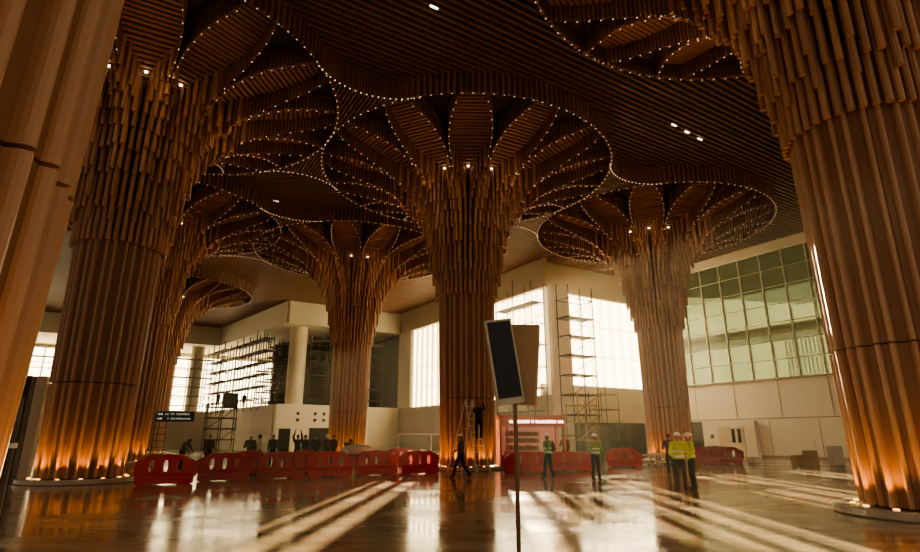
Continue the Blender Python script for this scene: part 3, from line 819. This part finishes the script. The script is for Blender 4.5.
# ------------------------------------------------------------------ people
def bake(mb,name,m,vox,sm=4):
    me=mb.mesh(name,m); o=bpy.data.objects.new('tmp',me); col.objects.link(o)
    r=o.modifiers.new('r','REMESH'); r.mode='VOXEL'; r.voxel_size=vox; r.use_smooth_shade=True
    s=o.modifiers.new('s','SMOOTH'); s.factor=.5; s.iterations=sm
    dg=bpy.context.evaluated_depsgraph_get(); me2=bpy.data.meshes.new_from_object(o.evaluated_get(dg)); me2.name=name
    bpy.data.objects.remove(o)
    if not me2.materials: me2.materials.append(m)
    me2.polygons.foreach_set('use_smooth',[True]*len(me2.polygons))
    return me2
def caps(mb,p0,p1,r0,r1,n=12):
    p0=Vector(p0);p1=Vector(p1)
    mb.tube(p0,p1,r0,n,r1); mb.ell(p0,(r0,)*3,n,8); mb.ell(p1,(r1,)*3,n,8)
def clothes_and_body(J,cfg,vox):
    V=lambda k: Vector(J[k])
    body=MB(); top=MB(); leg=MB()
    hd=V('head'); hr=Euler((J.get('nod',0),0,J.get('turn',0))).to_matrix()
    body.ell(hd,(.076,.092,.118),14,10,rot=hr); body.ell(hd+hr@Vector((0,-.03,-.055)),(.052,.06,.06),12,8,rot=hr)
    body.ell(hd+hr@Vector((0,-.097,-.012)),(.013,.02,.02),8,6); 
    for s in (-1,1): body.ell(hd+hr@Vector((s*.078,.008,-.01)),(.012,.02,.03),8,6)
    caps(body,V('neck'),hd+hr@Vector((0,.01,-.06)),.055,.052)
    pel,ch,nk=V('pelvis'),V('chest'),V('neck')
    for mb,e in ((body,0),(top,.022)):
        mb.ell(ch,(.165+e,.11+e,.19+e),14,10); mb.ell((pel+ch)/2,(.145+e,.10+e,.19+e),14,10)
        for s in ('L','R'):
            caps(mb,nk-Vector((0,0,.05)),V('sh'+s),.06+e,.06+e)
            caps(mb,V('sh'+s),V('el'+s),.052+e,.042+e)
            w=V('wr'+s) if mb is body else V('el'+s).lerp(V('wr'+s),.88 if cfg.get('long',1) else .05)
            caps(mb,V('el'+s),w,.040+e*.9,.028+e*.8 if mb is body else .034+e*.5)
    top.ell(pel+Vector((0,0,.05)),(.165,.13,.13),14,8)
    for mb,e in ((body,0),(leg,.018)):
        mb.ell(pel,(.15+e,.11+e,.11+e),14,8)
        for s in ('L','R'):
            caps(mb,V('hp'+s),V('kn'+s),.082+e,.058+e); an=V('an'+s)
            caps(mb,V('kn'+s),an,.054+e,.036+e+(.01 if mb is leg else 0))
    bootl=[]
    for s in ('L','R'):
        boots=MB(); bootl.append(boots)
        an=V('an'+s); d=Vector(J['toe'+s]) if 'toe'+s in J else Vector((0,-1,0))
        caps(boots,an-Vector((0,0,.03)),an+d*.14-Vector((0,0,.04)),.050,.043); caps(boots,an+Vector((0,0,.05)),an-Vector((0,0,.03)),.052,.052)
        caps(body,an,an+d*.12-Vector((0,0,.035)),.035,.03)
        # hand
        w=V('wr'+s); dr=(w-V('el'+s)).normalized(); side=dr.cross(Vector((0,0,1)));
        if side.length<.2: side=Vector((0,1,0))
        side.normalize(); nrm=dr.cross(side)
        pm=w+dr*.055; caps(body,w,pm+dr*.02,.028,.034)
        for i,(o_,l) in enumerate(((-.03,.062),(-.010,.075),(.011,.072),(.030,.055))):
            b0=w+dr*.085+side*o_; b1=b0+dr*l*.55+nrm*.008; b2=b1+dr*l*.4+nrm*.025
            caps(body,b0,b1,.0105,.010,8); caps(body,b1,b2,.010,.009,8)
        caps(body,w+dr*.035-side*.028,w+dr*.075-side*.06+nrm*.01,.012,.0105,8)
    return body,top,leg,bootl
BASE=dict(head=(0,-.02,1.64),neck=(0,0,1.49),chest=(0,0,1.28),pelvis=(0,0,.95),shL=(-.19,0,1.42),shR=(.19,0,1.42),elL=(-.25,.03,1.13),elR=(.25,.03,1.13),
 wrL=(-.25,-.08,.88),wrR=(.25,-.08,.88),hpL=(-.09,0,.90),hpR=(.09,0,.90),knL=(-.11,-.02,.50),knR=(.11,-.02,.50),anL=(-.12,.02,.09),anR=(.12,.02,.09))
def person(lab,x,y,rz,pose={},top='shirt_d',legs='trousers',hat='helmet',vest=False,vox=.012,z=0.,group=None,pack=False,long=1):
    J=dict(BASE); J.update(pose)
    t=thing('person',lab,'person',(x,y,z),rz,group)
    body,tp,lg,bt=clothes_and_body(J,dict(long=long),vox)
    link('body',bake(body,'body',M['skin'],vox,2),t)
    link('shirt' if not vest else 'jacket',bake(tp,'shirt',M[top],vox*1.3),t)
    link('trousers',bake(lg,'trousers',M[legs],vox*1.3),t)
    for q in bt: link('boot',bake(q,'boot',M['boots'],vox*1.2,2),t)
    hd=Vector(J['head']); hr=Euler((J.get('nod',0),0,J.get('turn',0))).to_matrix()
    for s in (-1,1):
        e=MB(); e.ell(hd+hr@Vector((s*.032,-.083,.012)),(.012,.008,.008),8,6); e.build('eye',M['black'],t)
    if hat:
        h=MB(); h.ell(hd+hr@Vector((0,.0,.045)),(.108,.128,.105),20,8,z0=-.05,rot=hr); h.ell(hd+hr@Vector((0,-.085,.05)),(.08,.085,.012),16,6,rot=hr); h.tube(hd+hr@Vector((0,.0,.038)),hd+hr@Vector((0,0,.05)),.125,20)
        h.tube(hd+hr@Vector((0,-.09,.10)),hd+hr@Vector((0,.09,.10)),.02,8)
        h.build('helmet',M[hat],t,smooth=True)
    else:
        h=MB(); h.ell(hd+hr@Vector((0,.012,.022)),(.084,.098,.108),16,8,z0=-.1,rot=hr); h.ell(hd+hr@Vector((0,.04,-.01)),(.078,.07,.09),14,8,rot=hr); h.build('hair',M['hair'],t,smooth=True)
    if vest:
        ch=Vector(J['chest']); pel=Vector(J['pelvis'])
        for f in (.30,.75):
            c_=pel.lerp(ch,f); k=MB()
            n=20; vs=[]
            rx,ry=(.186,.143) if f>.5 else (.180,.140)
            for dz in (-.025,.025):
                for i in range(n): a=2*PI*i/n; vs.append((c_.x+rx*math.cos(a),c_.y+ry*math.sin(a),c_.z+dz))
            k.add(vs,[(i,(i+1)%n,n+(i+1)%n,n+i) for i in range(n)]); k.build('reflective_band',M['reflect'],t,smooth=True)
    if pack:
        k=MB(); ch=Vector(J['chest']); k.ell(ch+Vector((0,.21,-.02)),(.15,.11,.24),14,10); k.ell(ch+Vector((0,.29,-.1)),(.11,.06,.13),12,8)
        bp=link('backpack',bake(k,'backpack',M['shirt_d'],.02),t)
        k=MB()
        for s in (-.1,.1): k.tube((s,.15,1.42),(s,-.12,1.38),.018,6); k.tube((s,-.13,1.38),(s,-.12,1.15),.018,6)
        k.build('strap',M['shirt_d'],bp)
    return t
walk=dict(knL=(-.10,-.20,.53),anL=(-.10,-.30,.10),knR=(.10,.08,.50),anR=(.10,.36,.14),elL=(-.25,.12,1.15),wrL=(-.24,.16,.90),elR=(.24,-.14,1.16),wrR=(.2,-.34,1.05))
phone=dict(elL=(-.27,-.06,1.16),wrL=(-.09,-.27,1.36),elR=(.27,-.06,1.16),wrR=(.09,-.27,1.36),nod=.15)
chat=dict(elL=(-.28,-.05,1.17),wrL=(-.16,-.28,1.22),nod=.1)
FO=lambda u,v: onfloor(u,v)
x,y=FO(461,478); person('walking worker in dark clothes and white helmet in front of the middle column',x,y,-1.35,walk,top='shirt_b',vox=.012)
x,y=FO(549,479); person('worker in a green hi-vis jacket carrying a dark backpack',x,y,-1.15,dict(walk,knL=(-.10,-.10,.51),anL=(-.10,-.14,.09),anR=(.10,.16,.10),knR=(.1,.03,.5)),top='vest_o',vest=True,pack=True)
x,y=FO(597,480.5); person('worker in a green hi-vis jacket facing us with both hands raised to the chest',x,y,.1,phone,top='vest_o',vest=True)
x,y=FO(672,476); person('person in a dark shirt standing behind the two bright yellow workers',x,y,-.7,chat,top='shirt_b',hat=None)
x,y=FO(682.5,491.5); person('worker in bright yellow jacket and white helmet seen from behind, left of the pair',x,y,2.6,dict(chat,wrR=(.2,-.2,1.0)),top='vest',vest=True)
x,y=FO(694.5,490.); person('worker in bright yellow jacket seen side-on, right of the pair, hand at his face',x,y,-1.7,dict(elL=(-.25,-.12,1.25),wrL=(-.10,-.22,1.50),elR=(.24,-.02,1.14),wrR=(.22,-.18,.95)),top='vest',vest=True)
# man on the ladder
person('man in dark clothes climbing the step ladder at the middle column',LADX+.42,LADY-.42,PI-.25,dict(elL=(-.26,-.15,1.45),wrL=(-.15,-.32,1.72),elR=(.25,-.15,1.30),wrR=(.14,-.34,1.45),knL=(-.1,-.16,.56),anL=(-.1,-.06,.16),anR=(.1,-.06,.09)),top='shirt_d',hat='helmet_r',z=1.52)
x,y=FO(566,467); person('dark haired person standing beside the booth behind the solid barrier',x,y,-.6,chat,top='shirt_b',hat=None,vox=.02)
# people behind the barriers
def bp_(u,Y,lab,**k):
    x,yy,_=atY(u,440,Y); person(lab,x,yy,k.pop('rz',0.),k.pop('pose',{}),vox=.02,**k)
bend=dict(head=(0,-.34,1.42),neck=(0,-.22,1.36),chest=(0,-.12,1.2),shL=(-.19,-.2,1.32),shR=(.19,-.2,1.32),elL=(-.22,-.32,1.06),elR=(.22,-.32,1.06),wrL=(-.15,-.48,.92),wrR=(.15,-.48,.92),nod=.5)
up=dict(elL=(-.24,-.1,1.62),wrL=(-.16,-.12,1.92),elR=(.24,-.1,1.62),wrR=(.16,-.12,1.92))
bp_(184,31,'bending worker in a green shirt behind the first red barrier',rz=1.4,pose=bend,top='shirt_g',hat=None)
bp_(210,33,'person in a brown shirt behind the gap after the first barrier',rz=.5,top='shirt_b',hat=None)
bp_(251,29,'worker in a green shirt with pale helmet behind the second barrier',rz=.4,top='shirt_g',hat='helmet',pose=chat)
bp_(260,31,'dark haired person in a pale shirt next to the green shirted worker',rz=-1.2,top='shirt_l',hat=None,pose=chat)
bp_(273.5,34,'dark figure beside the corner of the white enclosure',rz=.3,top='shirt_d',hat=None)
bp_(298,33,'dark figure with both arms raised in front of the white enclosure',rz=.1,top='shirt_d',hat=None,pose=up)
bp_(305.5,35,'dark figure just right of the one raising both arms',rz=-.5,top='shirt_d',hat=None)
bp_(316,34,'dark figure standing alone near the dark doorway of the enclosure',rz=.2,top='shirt_d',hat=None,pose=chat)
bp_(327,33,'dark figure with helmet left of the slender column',rz=.8,top='shirt_d',hat='helmet',pose=chat)
bp_(334,34,'figure in a brown shirt closest to the slender column',rz=-.6,top='shirt_b',hat=None)
bp_(346,29,'crouching person in a green shirt next to the pale sack',rz=.9,pose=bend,top='shirt_g',hat=None)
x,y=-30.4,72.1; person('tiny worker on the scaffold tower, left of the hoist box',x,y,0,chat,vox=.03,z=5.3)
x,y=-27.6,73.4; person('tiny worker on the scaffold tower, right of the hoist box',x,y,0,{},vox=.03,z=5.3)

# ------------------------------------------------------------------ sky, sun
w=bpy.data.worlds.new('World'); bpy.context.scene.world=w; w.use_nodes=True
nt=w.node_tree; nt.nodes.clear()
out=nt.nodes.new('ShaderNodeOutputWorld'); bg=nt.nodes.new('ShaderNodeBackground')
tc=nt.nodes.new('ShaderNodeTexCoord'); vm=nt.nodes.new('ShaderNodeVectorMath'); vm.operation='DOT_PRODUCT'
SUN_EL=R(12.5); SD=Vector((.04,1,0)).normalized()*math.cos(SUN_EL); SD.z=math.sin(SUN_EL)
vm.inputs[1].default_value=SD
nt.links.new(tc.outputs['Generated'],vm.inputs[0])
cr=nt.nodes.new('ShaderNodeValToRGB')
mr=nt.nodes.new('ShaderNodeMapRange'); mr.inputs['From Min'].default_value=-1; mr.inputs['From Max'].default_value=1
nt.links.new(vm.outputs['Value'],mr.inputs['Value']); nt.links.new(mr.outputs[0],cr.inputs[0])
e=cr.color_ramp.elements
e[0].position=0; e[0].color=(.075,.060,.045,1)
e[1].position=.5; e[1].color=(.115,.095,.072,1)
for p_,c_ in ((.72,(.10,.095,.065,1)),(.84,(.36,.35,.26,1)),(.92,(.60,.57,.44,1)),(1.,(1,.92,.72,1))):
    n_=cr.color_ramp.elements.new(p_); n_.color=c_
nt.links.new(cr.outputs[0],bg.inputs[0]); bg.inputs[1].default_value=6.0
nt.links.new(bg.outputs[0],out.inputs[0])
l=bpy.data.lights.new('sun','SUN'); l.energy=75; l.color=(1,.80,.54); l.angle=R(.3)
o=bpy.data.objects.new('sun',l); col.objects.link(o); o.rotation_euler=(-SD).to_track_quat('-Z','Y').to_euler()

# thin dusty haze filling the hall
m=bpy.data.materials.new('haze'); m.use_nodes=True; nt=m.node_tree; nt.nodes.clear()
out=nt.nodes.new('ShaderNodeOutputMaterial'); vs=nt.nodes.new('ShaderNodeVolumeScatter'); vs.inputs['Density'].default_value=.0005; vs.inputs['Anisotropy'].default_value=.55; vs.inputs['Color'].default_value=(1,.93,.8,1)
nt.links.new(vs.outputs[0],out.inputs['Volume'])
b=MB(); b.prism([G2(*o) for o in [(-60,80.5),(17,80.5),(31.4,14.4),(31.4,-50),(-60,-50)]][::-1],-.5,19); o=b.build('dusty_haze',m); tag(o,'thin warm dusty haze filling the whole hall','haze',kind='stuff')

# ------------------------------------------------------------------ camera
cam=bpy.data.cameras.new('camera'); cam.sensor_width=36; cam.lens=F/920*36; cam.clip_end=500
o=bpy.data.objects.new('camera',cam); col.objects.link(o); o.location=(0,0,CZ); o.rotation_euler=(R(90)+PIT,0,0)
sc=bpy.context.scene; sc.camera=o
sc.view_settings.view_transform='AgX'; sc.view_settings.look='AgX - Medium High Contrast'; sc.view_settings.exposure=-.15
sc.cycles.max_bounces=7; sc.cycles.diffuse_bounces=4; sc.cycles.transparent_max_bounces=16; sc.cycles.sample_clamp_indirect=6
sc.cycles.use_denoising=True
